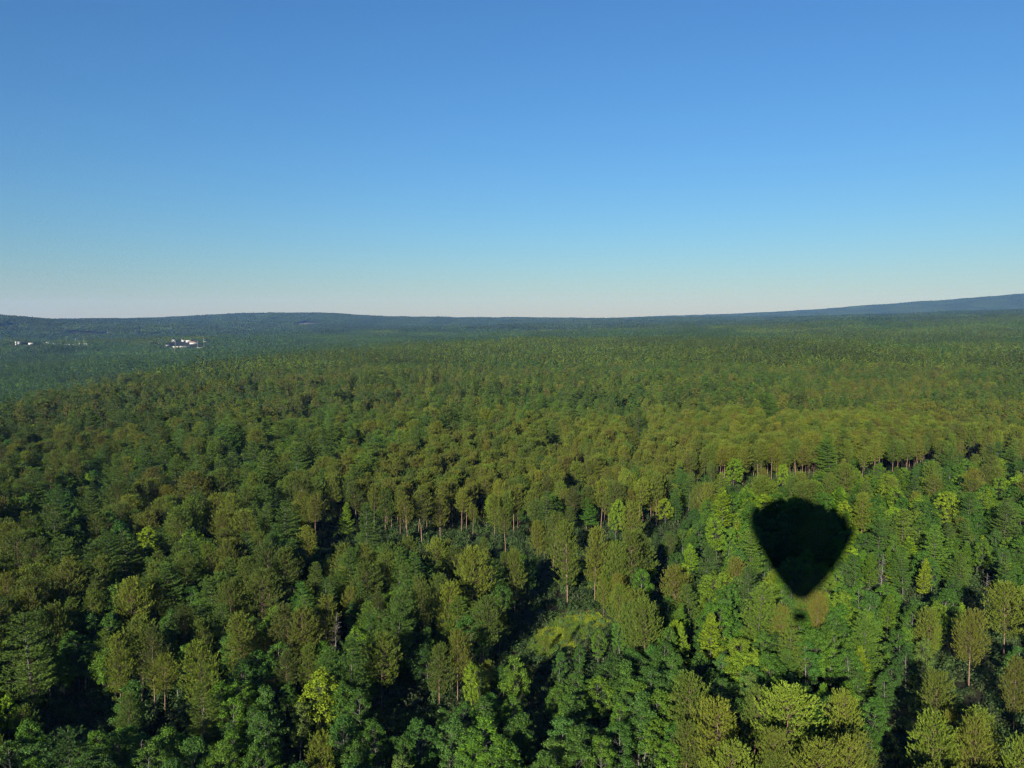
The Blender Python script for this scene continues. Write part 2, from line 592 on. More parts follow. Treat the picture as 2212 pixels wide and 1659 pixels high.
# ------------------------------------------------------------------ ground
gr = [0.0] + list(np.geomspace(4, 14200, 190))
nth = 288
ths = np.linspace(-np.pi, np.pi, nth, endpoint=False)
GV = [(0, 0, 0.0)]
for r in gr[1:]:
    xs, ys = r * np.sin(ths), r * np.cos(ths)
    GV += list(zip(xs, ys, height(xs, ys)))
GT = [(0, 1 + (j + 1) % nth, 1 + j) for j in range(nth)]
for i in range(len(gr) - 2):
    a, b = 1 + i * nth, 1 + (i + 1) * nth
    for j in range(nth):
        k = (j + 1) % nth
        GT += [(a + j, a + k, b + k), (a + j, b + k, b + j)]
ground = bpy.data.objects.new('ground', to_mesh('ground', np.array(GV), np.array(GT), None, [M_FLOOR]))
col.objects.link(ground)
ground['kind'] = 'structure'
for p in ground.data.polygons:
    p.use_smooth = True


def sheet(name, poly_px, material, lift):
    pts = [at_z(px, py, 0) for px, py in poly_px]
    pts = np.array(pts)
    c = pts.mean(0)
    V = [(c[0], c[1], lift)] + [(p[0], p[1], lift) for p in pts]
    n = len(pts)
    T = [(0, 1 + i, 1 + (i + 1) % n) for i in range(n)]
    V = np.array(V)
    V[:, 2] += height(V[:, 0], V[:, 1])
    a, b, cc = V[T[0][0]], V[T[0][1]], V[T[0][2]]
    if np.cross(b - a, cc - a)[2] < 0:
        T = [(t[0], t[2], t[1]) for t in T]
    o = bpy.data.objects.new(name, to_mesh(name, V, np.array(T), None, [material]))
    col.objects.link(o)
    o['kind'] = 'structure'
    return o, pts


CLEAR_PX = [(1112, 1432), (1128, 1398), (1135, 1375), (1158, 1352), (1180, 1338), (1205, 1322), (1240, 1314), (1268, 1318), (1290, 1316), (1325, 1330), (1342, 1346), (1318, 1358), (1300, 1378), (1262, 1388), (1240, 1408), (1200, 1416), (1175, 1440)]
CLEAR_PX = [(1222 + (a - 1222) * 0.88, 1366 + (b - 1366) * 0.88) for a, b in CLEAR_PX]
GRASS_PX = CLEAR_PX
clearing, clear_pts = sheet('clearing_ground', CLEAR_PX, M_GRASSLAND, 0.03)
duff, _ = sheet('needle_strewn_ground', [(1215, 1318), (1235, 1307), (1270, 1306), (1295, 1313), (1285, 1322), (1250, 1321)], M_DUFF, 0.04)

# ------------------------------------------------------------------ where the trees stand
TINTS = {
    'red_pine': [('olive', (.150, .190, .036)), ('bronze', (.175, .180, .036)), ('yellowish', (.205, .235, .040)), ('dark olive', (.110, .150, .032))],
    'white_pine': [('blue-green', (.090, .165, .042)), ('grey-green', (.125, .185, .050)), ('deep green', (.100, .170, .034)), ('light green', (.145, .215, .038))],
    'aspen': [('dark green', (.095, .190, .045)), ('silvery green', (.16, .23, .080)), ('fresh green', (.14, .26, .040)), ('blue-green', (.095, .190, .060))],
    'broadleaf_tree': [('dark green', (.070, .150, .028)), ('mid-green', (.105, .205, .032)), ('lime', (.28, .39, .030)), ('yellow-green', (.20, .30, .032))],
    'feathery_tree': [('lime', (.26, .37, .028)), ('grass-green', (.13, .24, .028))],
}
TINTS = {k: [(n_, (v[0] * 0.445, v[1] * 0.485, v[2] * 0.25)) for n_, v in t] for k, t in TINTS.items()}
KINDS = list(TINTS)
KI = {k: i for i, k in enumerate(KINDS)}

# zones: polygon in photo units, kind weights (red pine, white pine, aspen, broadleaf, feathery), keep share, height range factor
ZONES = [
    ([(640, 1140), (800, 1122), (955, 1112), (1180, 1138), (1420, 1122), (1505, 1060), (1530, 1090), (1440, 1165), (1180, 1185), (940, 1160), (800, 1165), (650, 1185)], (.25, .10, .25, .38, .02), .85, (.45, .62)),
    ([(1490, 1500), (1850, 1560), (1960, 1480), (2000, 1310), (2300, 1210), (2700, 1900), (1500, 1900)], (.62, .02, .30, .06, 0), .42, (.70, .95)),
    ([(-300, 1560), (220, 1510), (640, 1430), (700, 1460), (980, 1400), (1130, 1420), (1420, 1335), (1560, 1340), (1640, 1400), (1970, 1350), (1960, 1480), (1850, 1560), (1490, 1500), (1500, 1900), (-600, 1900)], (.05, .01, .82, .10, .02), .84, (.66, .95)),
    ([(1430, 1010), (1560, 985), (1900, 985), (2300, 950), (2300, 1220), (1960, 1350), (1640, 1400), (1560, 1340), (1420, 1335)], (.07, .10, .24, .40, .19), .66, (.68, .98)),
    ([(620, 1040), (780, 1000), (930, 960), (1300, 905), (2400, 862), (2400, 950), (1900, 985), (1560, 985), (1500, 1060), (1420, 1110), (1180, 1130), (960, 1100), (640, 1110)], (.96, .01, .0, .02, .01), .66, (.95, 1.15)),
    ([(-300, 1180), (1100, 1150), (1430, 1120), (1420, 1335), (1130, 1420), (980, 1400), (640, 1430), (220, 1510), (-300, 1560)], (.54, .22, .12, .11, .01), .72, (.68, 1.08)),
    ([(-300, 1040), (950, 1080), (1430, 1060), (1430, 1120), (1100, 1150), (-300, 1180)], (.36, .26, .14, .22, .02), .55, (.7, 1.15)),
    ([(-300, 830), (1500, 790), (1500, 900), (930, 960), (950, 1080), (-300, 1040)], (.50, .40, .02, .07, .01), .44, (.72, 1.22)),
    ([(1500, 700), (2400, 660), (2400, 862), (1300, 905)], (.40, .27, .03, .28, .02), .50, (.72, 1.18)),
]
DEFAULT = (np.array((.30, .22, .10, .35, .03)), .6, (.75, 1.12))
GAPS = [
    [(130, 1370), (230, 1350), (240, 1520), (110, 1500)],
    [(320, 1390), (430, 1380), (430, 1520), (300, 1520)],
    [(780, 1395), (1010, 1390), (1000, 1460), (800, 1465)],
    [(880, 1540), (1070, 1530), (1060, 1800), (780, 1800)],
    [(1180, 1560), (1480, 1530), (1500, 1800), (1260, 1800)],
    [(1630, 1450), (1720, 1450), (1740, 1530), (1640, 1530)],
    [(2240, 1190), (2240, 1290), (2090, 1380), (1990, 1480), (1955, 1560), (1970, 1800), (1840, 1800), (1860, 1550), (1900, 1450), (2000, 1330), (2120, 1260)],
    [(610, 1470), (740, 1460), (720, 1560), (600, 1570)],
    [(-100, 1570), (120, 1590), (110, 1650), (-100, 1650)],
    [(1130, 1180), (1180, 1190), (1190, 1330), (1140, 1340)],
    [(2000, 1330), (2060, 1300), (2070, 1390), (1990, 1430)],
    CLEAR_PX,
    [(1505, 985), (1700, 972), (1900, 955), (2230, 925), (2230, 958), (1900, 990), (1700, 1010), (1510, 1030)],
    [(640, 1100), (800, 1075), (985, 1060), (1180, 1075), (1400, 1062), (1490, 1022), (1505, 1062), (1420, 1125), (1180, 1140), (960, 1115), (800, 1122), (650, 1140)],
]

# trees read off the photo one by one: (px, py of the top), kind, height, tint name, width factor, tag
HEROES = [
    (848, 1275, 'white_pine', 22, 'blue-green', 1.1, 'layered', 1), (67, 1318, 'white_pine', 24, 'grey-green', 1.15, 'broad', 3),
    (270, 1150, 'white_pine', 22, 'grey-green', 1.1, 'broad', 1), (15, 1500, 'broadleaf_tree', 10, 'lime', 0.8, 'vivid', 0),
    (1226, 1132, 'red_pine', 23, 'olive', 1.25, 'tall full', 2), (1285, 1142, 'red_pine', 22, 'bronze', 1.05, 'tall', 2), (1368, 1149, 'red_pine', 22, 'olive', 1.15, 'tall full', 2),
    (1305, 1247, 'red_pine', 11, 'olive', 1.2, 'short', 2), (1112, 1190, 'red_pine', 19, 'olive', 1.0, 'slim', 2), (1018, 1194, 'red_pine', 22, 'yellowish', 1.1, 'tall full', 4),
    (255, 1374, 'red_pine', 17, 'yellowish', 0.95, 'lone', 2), (281, 1262, 'red_pine', 18, 'yellowish', 1.2, 'broad', 4), (920, 1250, 'red_pine', 19, 'olive', 0.9, 'slim', 0),
    (560, 1240, 'red_pine', 20, 'olive', 1.1, 'full', 4), (520, 1330, 'red_pine', 18, 'yellowish', 1.2, 'broad', 2), (700, 1290, 'red_pine', 18, 'bronze', 1.0, 'full', 0),
    (2047, 1062, 'broadleaf_tree', 17, 'lime', 1.1, 'rounded', 1), (1330, 1078, 'broadleaf_tree', 16, 'yellow-green', 0.85, 'bright', 0),
    (1565, 1050, 'feathery_tree', 19, 'lime', 1.25, 'big', 0), (1690, 1002, 'broadleaf_tree', 14, 'lime', 0.8, 'small bright', 1), (1585, 990, 'broadleaf_tree', 15, 'yellow-green', 1.1, 'rounded bright', 1),
    (1540, 1318, 'feathery_tree', 15, 'lime', 1.15, 'wide', 0), (1478, 1335, 'feathery_tree', 13, 'lime', 0.8, 'narrow', 1), (440, 1098, 'broadleaf_tree', 15, 'yellow-green', 0.8, 'bright', 2),
    (1022, 1428, 'broadleaf_tree', 14, 'lime', 0.55, 'narrow', 2), (2160, 1030, 'broadleaf_tree', 16, 'yellow-green', 0.9, 'bright', 1), (1115, 1420, 'aspen', 14, 'fresh green', 1.1, 'bright', 1),
    (2170, 1075, 'white_pine', 21, 'grey-green', 1.1, 'layered', 1), (1795, 935, 'white_pine', 25, 'deep green', 1.15, 'layered', 1), (1670, 850, 'white_pine', 24, 'deep green', 1.2, 'layered', 1),
    (1380, 885, 'white_pine', 24, 'deep green', 1.1, 'layered', 3), (1200, 905, 'white_pine', 23, 'light green', 1.1, 'layered', 3),
    (1550, 1522, 'red_pine', 17, 'yellowish', 1.35, 'spreading', 1), (1700, 1495, 'red_pine', 18, 'yellowish', 1.45, 'broad domed', 4), (1838, 1500, 'red_pine', 17, 'yellowish', 1.15, 'bushy', 3),
    (1590, 1612, 'red_pine', 18, 'yellowish', 1.2, 'rounded', 1), (1765, 1612, 'red_pine', 18, 'yellowish', 1.3, 'domed', 4), (2015, 1545, 'red_pine', 17, 'yellowish', 1.2, 'bushy', 1),
    (2175, 1268, 'red_pine', 18, 'yellowish', 1.3, 'broad', 4), (2100, 1325, 'red_pine', 17, 'bronze', 1.2, 'spreading', 1), (2030, 1450, 'red_pine', 16, 'bronze', 1.2, 'broad', 3),
    (2110, 1560, 'red_pine', 17, 'yellowish', 1.1, 'rounded', 0), (2190, 1590, 'red_pine', 17, 'yellowish', 1.0, 'bushy', 3), (690, 1588, 'red_pine', 14, 'yellowish', 1.0, 'young', 3), (1530, 1640, 'red_pine', 14, 'yellowish', 0.9, 'young', 2),
    (1292, 1362, 'aspen', 9, 'fresh green', 1.1, 'young', 1), (1252, 1392, 'aspen', 8, 'dark green', 1.1, 'young', 2), (1208, 1408, 'aspen', 8, 'blue-green', 1.1, 'young', 3), (1340, 1345, 'aspen', 9, 'dark green', 1.2, 'young', 0),
    (1920, 1280, 'feathery_tree', 14, 'grass-green', 1.2, 'open', 0), (1880, 1190, 'feathery_tree', 13, 'grass-green', 1.4, 'flat-topped', 1), (1180, 1372, 'red_pine', 4.5, 'yellowish', 1.5, 'tiny', 2), (1225, 1352, 'white_pine', 5, 'light green', 1.1, 'tiny', 0),
]

rows = []     # x, y, kind, H, width factor, variant, tint rgb, tint id, hero tag
for (px, py, k, h, tn, wf, tag_, var) in HEROES:
    h = h * 0.88
    x, y = at_z(px, py, h)
    for _ in range(3):
        x, y = at_z(px, py, h + hz(x, y))
    ti = [n for n, _ in TINTS[k]].index(tn)
    rows.append((x, y, KI[k], h, wf, var, ti, tag_))
hx = np.array([r[0] for r in rows])
hy = np.array([r[1] for r in rows])
hw = np.array([PROTO[KINDS[r[2]]]['R'] * r[4] * r[3] / PROTO[KINDS[r[2]]]['H'] for r in rows])

NEAR_R = 950.0
cell = 4.15
gx, gy = np.meshgrid(np.arange(-700, 700, cell), np.arange(-130, NEAR_R + 40, cell * 0.94))
gx = gx + (np.arange(gx.shape[0]) % 2)[:, None] * cell * 0.5
gx, gy = gx.ravel(), gy.ravel()
r = np.hypot(gx, gy)
th = np.arctan2(gx, gy)
m = (r < NEAR_R) & ((np.abs(th) < 0.72) | (r < 190)) & (r > 12)
gx, gy = gx[m], gy[m]
n = len(gx)
jit = rng.normal(size=(n, 2)) * cell * 0.26
gx, gy = gx + jit[:, 0], gy + jit[:, 1]
gz = height(gx, gy)
u, v, dep = project(gx, gy, gz + 14.0)
zid = np.full(n, -1)
for i, zo in reversed(list(enumerate(ZONES))):
    zid[inside(zo[0], u, v) & (dep > 5)] = i
clump1 = vnoise(gx / 38 + 5, gy / 38 + 8, 21)
clump2 = vnoise(gx / 30 + 15, gy / 30 + 2, 22)
clump3 = vnoise(gx / 55 + 1, gy / 55 + 32, 23)
Wt = np.zeros((n, 5))
keep = np.zeros(n)
hlo = np.zeros(n)
hhi = np.zeros(n)
for i in range(-1, len(ZONES)):
    s = zid == i
    if i < 0:
        Wt[s], keep[s], (hlo[s], hhi[s]) = DEFAULT[0], DEFAULT[1], (DEFAULT[2][0], DEFAULT[2][1])
    else:
        Wt[s], keep[s], hlo[s], hhi[s] = np.array(ZONES[i][1]), ZONES[i][2], ZONES[i][3][0], ZONES[i][3][1]
# kinds grow in drifts
bias = np.stack([np.exp(4 * (clump1 - .5)), np.exp(4.5 * (clump2 - .5)), np.exp(4 * (.5 - clump1)), np.exp(4 * (clump3 - .5)), np.ones(n)], 1)
close = np.hypot(gx, gy) < 95
Wt[close & (zid < 0)] = (.12, .0, .72, .14, .02)
hlo[close & (zid < 0)], hhi[close & (zid < 0)] = .6, .85
Wt = Wt * bias
Wt /= Wt.sum(1, keepdims=True)
kind = (rng.random((n, 1)) > np.cumsum(Wt, 1)).sum(1).clip(0, 4)
ok = rng.random(n) < keep
ok &= (vnoise(gx / 26 + 3, gy / 26 + 14, 52) < .80) | (rng.random(n) < .30)      # small openings
for gp in GAPS:
    ok &= ~(inside(gp, u, v) & (dep > 5) & (rng.random(n) < (.84 if gp is GAPS[-1] or gp is GAPS[-2] else 1.0)))
cx, cyy = clear_pts[:, 0], clear_pts[:, 1]
ok &= ~inside(clear_pts, gx, gy)
# wide crowns need room
space = np.array([1.0, .80, 1.0, .82, .85])[kind]
ok &= rng.random(n) < space
HB = np.array([PROTO[k]['H'] for k in KINDS])
H = HB[kind] * (rng.uniform(hlo, hhi) * (0.68 + 0.30 * vnoise(gx / 60 + 9, gy / 60 + 4, 51)) - 0.22 * (rng.random(n) < .16))
# nothing tall may stand between the sun and the clearing
ang = np.linspace(0, 2 * np.pi, 10)
cxm, cym = cx.mean(), cyy.mean()
lim = np.full(n, 99.0)
ld = np.array([math.sin(SUN_AZ), math.cos(SUN_AZ)])
for f in (0.0, 0.45, 0.85):
    for j in range(len(cx)):
        qx, qy = cxm + (cx[j] - cxm) * f, cym + (cyy[j] - cym) * f
        a = (qx - gx) * ld[0] + (qy - gy) * ld[1]
        o = np.abs((qx - gx) * ld[1] - (qy - gy) * ld[0])
        s = (a > 0) & (o < 3.3)
        lim[s] = np.minimum(lim[s], a[s] * math.tan(SUN_EL) - 0.5)
H = np.minimum(H, lim)
ok &= H > 6.0
# leave the hand-placed trees their room and their view
for i in range(len(hx)):
    ok &= np.hypot(gx - hx[i], gy - hy[i]) > hw[i] * 0.8 + 0.9
hd = np.hypot(hx, hy)
hu, hv, _ = project(hx, hy, np.array([r_[3] for r_ in rows]) * 0.72 + height(hx, hy))
uu, vv, _ = project(gx, gy, gz + H)
for i in range(len(hx)):
    near_view = (dep > 5) & (np.hypot(gx, gy) < hd[i] - 1) & (np.abs(u - hu[i]) < (hw[i] * 1.0 + 1.2) / hd[i] * F / S22) & (vv < hv[i] + 30) & (np.hypot(gx, gy) > hd[i] * 0.5)
    ok &= ~near_view
gx, gy, kind, H, zid, u, v = gx[ok], gy[ok], kind[ok], H[ok], zid[ok], u[ok], v[ok]
n = len(gx)
PW = {0: (.40, .22, .13, .25), 1: (.25, .2, .35, .2), 2: (.38, .06, .22, .34), 3: (.45, .37, .05, .13), 4: (.35, .65)}
tid = np.zeros(n, int)
for k, w in PW.items():
    s = kind == k
    tid[s] = rng.choice(len(w), s.sum(), p=np.array(w) / sum(w))
s = (zid == 4) & (kind == 0)
tid[s] = rng.choice(4, s.sum(), p=[.38, .47, .05, .10])
s = (zid == 1) & (kind == 0)
tid[s] = rng.choice(4, s.sum(), p=[.3, .25, .45, .0])
s = (zid == 3) & (kind == 3)
tid[s] = rng.choice(4, s.sum(), p=[.14, .44, .09, .33])
var = rng.integers(0, 60, n)
s = (zid == 4) & (kind == 0)
var[s] = rng.choice([5, 5, 11, 0, 3], s.sum())
s = (zid != 4) & (kind == 0)
var[s] = rng.integers(0, 5, s.sum())
wf = rng.uniform(0.95, 1.4, n) * np.where(kind == 2, 1.15, 1.0)

X = np.concatenate([hx, gx])
Y = np.concatenate([hy, gy])
K = np.concatenate([[r_[2] for r_ in rows], kind]).astype(int)
HT = np.concatenate([[r_[3] for r_ in rows], H])
WF = np.concatenate([[r_[4] for r_ in rows], wf])
VAR = np.concatenate([[r_[5] for r_ in rows], var]).astype(int)
TID = np.concatenate([[r_[6] for r_ in rows], tid]).astype(int)
TAG = [r_[7] for r_ in rows] + [None] * n
N = len(X)
Z = height(X, Y)
ROT = rng.uniform(0, 2 * np.pi, N)
LEAN = rng.normal(size=(N, 2)) * 0.04
TINT = np.zeros((N, 3))
for k in range(5):
    tt = np.array([c for _, c in TINTS[KINDS[k]]])
    s = K == k
    TINT[s] = tt[TID[s]]
TINT *= 1 + rng.normal(size=(N, 1)) * 0.10
TINT *= 1 + rng.normal(size=(N, 3)) * 0.05
TINT = np.clip(TINT, 0.01, 0.5)

# ------------------------------------------------------------------ which trees show largest: a coarse id buffer, near to far
DW, DH = 512, 384
buf = np.full((DH, DW), -1, int)
RAD = np.array([PROTO[KINDS[k]]['R'] for k in K]) * WF * HT / HB[K]
ut, vt, dt = project(X, Y, Z + HT)
ub, vb, _ = project(X, Y, Z + HT * 0.35)
q = DW / 2212.0
dist = np.hypot(X, Y)
for i in np.argsort(dist):
    if dt[i] < 5 or dist[i] > 520:
        continue
    x0, x1 = ut[i] * q, ub[i] * q
    y0, y1 = vt[i] * q, vb[i] * q
    rw = RAD[i] / dt[i] * F / S22 * q
    cxp, cyp = (x0 + x1) / 2, (y0 + y1) / 2
    ry = max(0.8, (y1 - y0) / 2)
    rw = max(0.6, rw)
    xa, xb = int(max(0, cxp - rw)), int(min(DW - 1, cxp + rw)) + 1
    ya, yb = int(max(0, cyp - ry)), int(min(DH - 1, cyp + ry)) + 1
    if xa >= xb or ya >= yb or xa >= DW or ya >= DH or xb < 0 or yb < 0:
        continue
    yy, xx = np.mgrid[ya:yb, xa:xb]
    e = ((xx + .5 - cxp) / rw) ** 2 + ((yy + .5 - cyp) / ry) ** 2 <= 1
    sub = buf[ya:yb, xa:xb]
    e &= sub < 0
    sub[e] = i
cnt = np.bincount(buf[buf >= 0], minlength=N)
single = np.zeros(N, bool)
for k in range(5):
    idx = np.where(K == k)[0]
    idx = idx[cnt[idx] >= 7]
    idx = idx[np.argsort(-cnt[idx])][:290]
    single[idx] = True
single[:len(rows)] = True
print('near trees', N, 'singles', single.sum(), [int((single & (K == k)).sum()) for k in range(5)])


# ------------------------------------------------------------------ single trees as things
def tree_matrix(i):
    p = PROTO[KINDS[K[i]]]
    s = HT[i] / p['H']
    return s * WF[i], s


SPOKEN = {'red_pine': 'red pine', 'white_pine': 'white pine', 'aspen': 'aspen', 'broadleaf_tree': 'broadleaf tree', 'feathery_tree': 'feathery-leaved tree'}
CATEG = {'red_pine': 'pine tree', 'white_pine': 'pine tree', 'aspen': 'aspen', 'broadleaf_tree': 'broadleaf tree', 'feathery_tree': 'tree'}
GROUPN = {'red_pine': 'red pines of the forest', 'white_pine': 'white pines of the forest', 'aspen': 'aspens of the forest', 'broadleaf_tree': 'broadleaf trees of the forest', 'feathery_tree': 'feathery-leaved trees of the forest'}
ORD = ['', 'first', 'second', 'third', 'fourth', 'fifth', 'sixth', 'seventh', 'eighth', 'ninth', 'tenth', 'eleventh', 'twelfth', 'thirteenth', 'fourteenth', 'fifteenth', 'sixteenth', 'seventeenth', 'eighteenth', 'nineteenth', 'twentieth']


def region(i):
    """a place in the forest named by things one can find, from where the crown shows"""
    uu_, vv_ = (ut[i] + ub[i]) / 2, vt[i]
    if vv_ > 1500:
        if uu_ > 1450:
            return 'among the big-tufted pines at the bottom edge'
        return 'in the aspen thicket along the bottom edge'
    if 1560 < uu_ < 1900 and 1040 < vv_ < 1350:
        return 'in or beside the balloon shadow'
    if uu_ >= 1900 and vv_ > 1180:
        return 'beside the dark cut right of the balloon shadow'
    if 1100 < uu_ < 1560 and vv_ > 1330:
        return 'in front of the grassy clearing'
    if 1060 < uu_ < 1560 and 1110 < vv_ <= 1330:
        return 'behind the grassy clearing'
    if 1560 <= uu_ and vv_ > 1350:
        return 'below the balloon shadow'
    if uu_ <= 1100 and vv_ > 1330:
        return 'around the large blue-green white pine' if uu_ > 560 else 'around the dark gaps at lower left'
    if uu_ <= 1100 and vv_ > 1180:
        return 'behind the large blue-green white pine' if uu_ > 560 else 'at left, above the dark gaps'
    if vv_ > 980:
        if uu_ > 1450:
            return 'above the balloon shadow'
        return 'in front of the pine stand with bare trunks' if uu_ > 900 else 'in the mixed wood at left'
    if uu_ > 930:
        return 'in the bronze pine stand above centre' if uu_ < 1560 else 'in the bronze pine stand at right'
    return 'in the far pine wood at left' if uu_ < 480 else 'in the far pine wood left of centre'


def words_number(k):
    if k <= 20:
        return ORD[k]
    tens = ['', '', 'twenty', 'thirty', 'forty', 'fifty', 'sixty', 'seventy', 'eighty', 'ninety']
    tth = ['', '', 'twentieth', 'thirtieth', 'fortieth', 'fiftieth', 'sixtieth', 'seventieth', 'eightieth', 'ninetieth']
    if k < 100:
        return tth[k // 10] if k % 10 == 0 else tens[k // 10] + '-' + ORD[k % 10]
    return 'hundred-' + (words_number(k - 100) if k > 100 else 'th')


reg = {}
for i in np.where(single)[0]:
    reg.setdefault((region(i), K[i], TID[i]), []).append(i)
labels = {}
for (rg, k, t), ids in reg.items():
    ids = sorted(ids, key=lambda i: ut[i])
    for j, i in enumerate(ids):
        tn = TINTS[KINDS[k]][t][0]
        sz = HT[i] / HB[k]
        look = TAG[i] or ('tall' if sz > 1.03 else 'short' if sz < 0.88 else 'broad' if WF[i] > 1.1 else 'slim' if WF[i] < 0.93 else '')
        if len(ids) == 1:
            lab = f'{look} {tn} {SPOKEN[KINDS[k]]}, only such one {rg}'
        else:
            lab = f'{look} {tn} {SPOKEN[KINDS[k]]}, {words_number(j + 1)} from left {rg}'
        lab = ' '.join(lab.split())
        if len(lab.replace('-', ' ').split()) > 16:
            lab = lab[len(look):].strip()
        labels[i] = lab


def add_tree(i):
    kd = KINDS[K[i]]
    p = PROTO[kd]
    pr = p['near'][VAR[i] % len(p['near'])]
    o = bpy.data.objects.new(kd, None)
    o.empty_display_size = 0.5
    col.objects.link(o)
    sx, sz = tree_matrix(i)
    o.location = (X[i], Y[i], Z[i] - 0.05)
    o.rotation_euler = (LEAN[i, 0], LEAN[i, 1], ROT[i])
    o.scale = (sx, sx, sz)
    o['label'] = labels[i]
    o['category'] = CATEG[kd]
    o['group'] = GROUPN[kd]
    for nm in ('trunk', 'crown'):
        c = bpy.data.objects.new(nm, pr[nm])
        c.parent = o
        col.objects.link(c)
        c['tint'] = [float(TINT[i, 0]), float(TINT[i, 1]), float(TINT[i, 2]), 1.0]
    return o


for i in np.where(single)[0]:
    add_tree(i)

# dead trees
SN_W, SN_B = snag(41)
SN = (to_mesh('dead_trunk', SN_W[0], SN_W[1], None, [M_DEAD]), to_mesh('dead_branch_crown', SN_B[0], SN_B[1], None, [M_DEAD]))
for px, py, h, lab in ((722, 1325, 13, 'bare grey dead tree left of the large blue-green white pine'),
                       (1802, 822, 17, 'bare dead tree standing above the bronze pine stand'),
                       (1868, 742, 18, 'pale dead trunk far off among the right-hand pines'),
                       (8, 1255, 13, 'bare pale dead tree at the left edge'),
                       (2130, 1240, 11, 'bare pale dead tree beside the dark cut on the right'),
                       (1905, 1195, 12, 'bare grey dead tree just right of the balloon shadow'),
                       (1320, 975, 14, 'bare dead tree inside the bronze pine stand above the clearing'),
                       (300, 1600, 10, 'small bare dead tree among the aspens at bottom left'),
                       (640, 1190, 13, 'thin bare dead tree behind the mixed pines left of centre'),
                       (1000, 835, 16, 'dead tree standing out far off in the pine wood at centre')):
    x, y = at_z(px, py, h)
    for _ in range(4):
        x, y = at_z(px, py, h + hz(x, y))
    o = bpy.data.objects.new('dead_tree', None)
    col.objects.link(o)
    o.location = (x, y, hz(x, y) - 0.05)
    o.scale = (h / 15.0,) * 3
    o['label'] = lab
    o['category'] = 'dead tree'
    o['group'] = 'dead trees of the forest'
    for nm, me in (('trunk', SN[0]), ('branches', SN[1])):
        c = bpy.data.objects.new(nm, me)
        c.parent = o
        col.objects.link(c)

# ------------------------------------------------------------------ the rest of the forest: one mass
pts, prot, psc, pix, ptn = [], [], [], [], []
rest = np.where(~single)[0]
for i in rest:
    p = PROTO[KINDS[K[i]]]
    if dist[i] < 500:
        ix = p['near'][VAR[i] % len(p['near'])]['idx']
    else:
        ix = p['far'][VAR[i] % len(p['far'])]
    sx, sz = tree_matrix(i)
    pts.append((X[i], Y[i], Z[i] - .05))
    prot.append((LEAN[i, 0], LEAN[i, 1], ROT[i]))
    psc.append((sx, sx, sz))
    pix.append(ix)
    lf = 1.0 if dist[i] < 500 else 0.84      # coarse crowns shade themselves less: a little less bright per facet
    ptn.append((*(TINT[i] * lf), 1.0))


def patch(seed, size, ntree, mix, blades, bw, wide, dim=(.50, .58, .62)):
    """a stretch of distant canopy: small crowns of a few leafy facets each"""
    g = np.random.default_rng(seed)
    nn = int(math.sqrt(ntree))
    a, b = np.meshgrid((np.arange(nn) + .5) / nn - .5, (np.arange(nn) + .5) / nn - .5)
    px = a.ravel() * size + g.normal(size=nn * nn) * size / nn * 0.33
    py = b.ravel() * size + g.normal(size=nn * nn) * size / nn * 0.33
    k = g.choice(4, nn * nn, p=mix)
    Ht = np.array([20, 22, 14, 15.5])[k] * g.uniform(0.62, 1.15, nn * nn)
    Rr = np.array([2.6, 3.2, 2.2, 3.4])[k] * g.uniform(0.8, 1.2, nn * nn) * wide
    tn = np.zeros((nn * nn, 3))
    for j in range(4):
        tt = np.array([c for _, c in TINTS[KINDS[j]]])
        s = k == j
        tn[s] = tt[g.choice(4, s.sum(), p=[.42, .10, .03, .45])]
    tn *= 1 + g.normal(size=(nn * nn, 1)) * 0.14
    c = np.stack([px, py, Ht * 0.62], 1)
    idx = np.repeat(np.arange(nn * nn), blades)
    d = unit(g.normal(size=(len(idx), 3)))
    d[:, 2] = np.abs(d[:, 2]) * 1.3 - 0.35
    con = np.isin(k[idx], (0, 1))
    zz = d[:, 2] * Ht[idx] * 0.36
    taper = np.where(con, np.clip(1.15 - (d[:, 2] + .2) * 0.75, 0.2, 1.2), 1.0)
    P = c[idx] + np.stack([d[:, 0] * Rr[idx] * taper, d[:, 1] * Rr[idx] * taper, zz], 1)
    nrm = d + np.array([0, 0, 0.35])
    V, T, C = leaves(P, nrm, bw, g, 0.40, colvar=0.15)
    C = C * np.repeat(tn[idx], 4, axis=0) * np.array(dim)  # dim puts the self-shadow that coarse facets lack into their colour
    me = to_mesh('canopy', V, T, C, [M_NEEDLE])
    o = bpy.data.objects.new('p%03d' % len(plist), me)
    PCOL.objects.link(o)
    plist.append(o)
    return len(plist) - 1


CON, DEC = [.45, .33, .05, .17], [.10, .18, .22, .50]
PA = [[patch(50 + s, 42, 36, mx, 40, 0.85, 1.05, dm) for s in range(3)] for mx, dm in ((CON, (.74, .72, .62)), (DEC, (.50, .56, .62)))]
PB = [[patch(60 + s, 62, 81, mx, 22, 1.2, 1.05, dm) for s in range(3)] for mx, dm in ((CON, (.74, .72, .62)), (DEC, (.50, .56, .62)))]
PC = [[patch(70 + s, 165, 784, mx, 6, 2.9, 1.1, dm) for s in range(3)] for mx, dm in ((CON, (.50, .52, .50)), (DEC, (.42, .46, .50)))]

# far buildings: photo column, distance, width along the view, depth, wall height, turn, wall, roof, gable, label
def solid(name, c1, rough=0.8):
    return noisy(name, tuple(v * 0.9 for v in c1), c1, 0.6, rough)


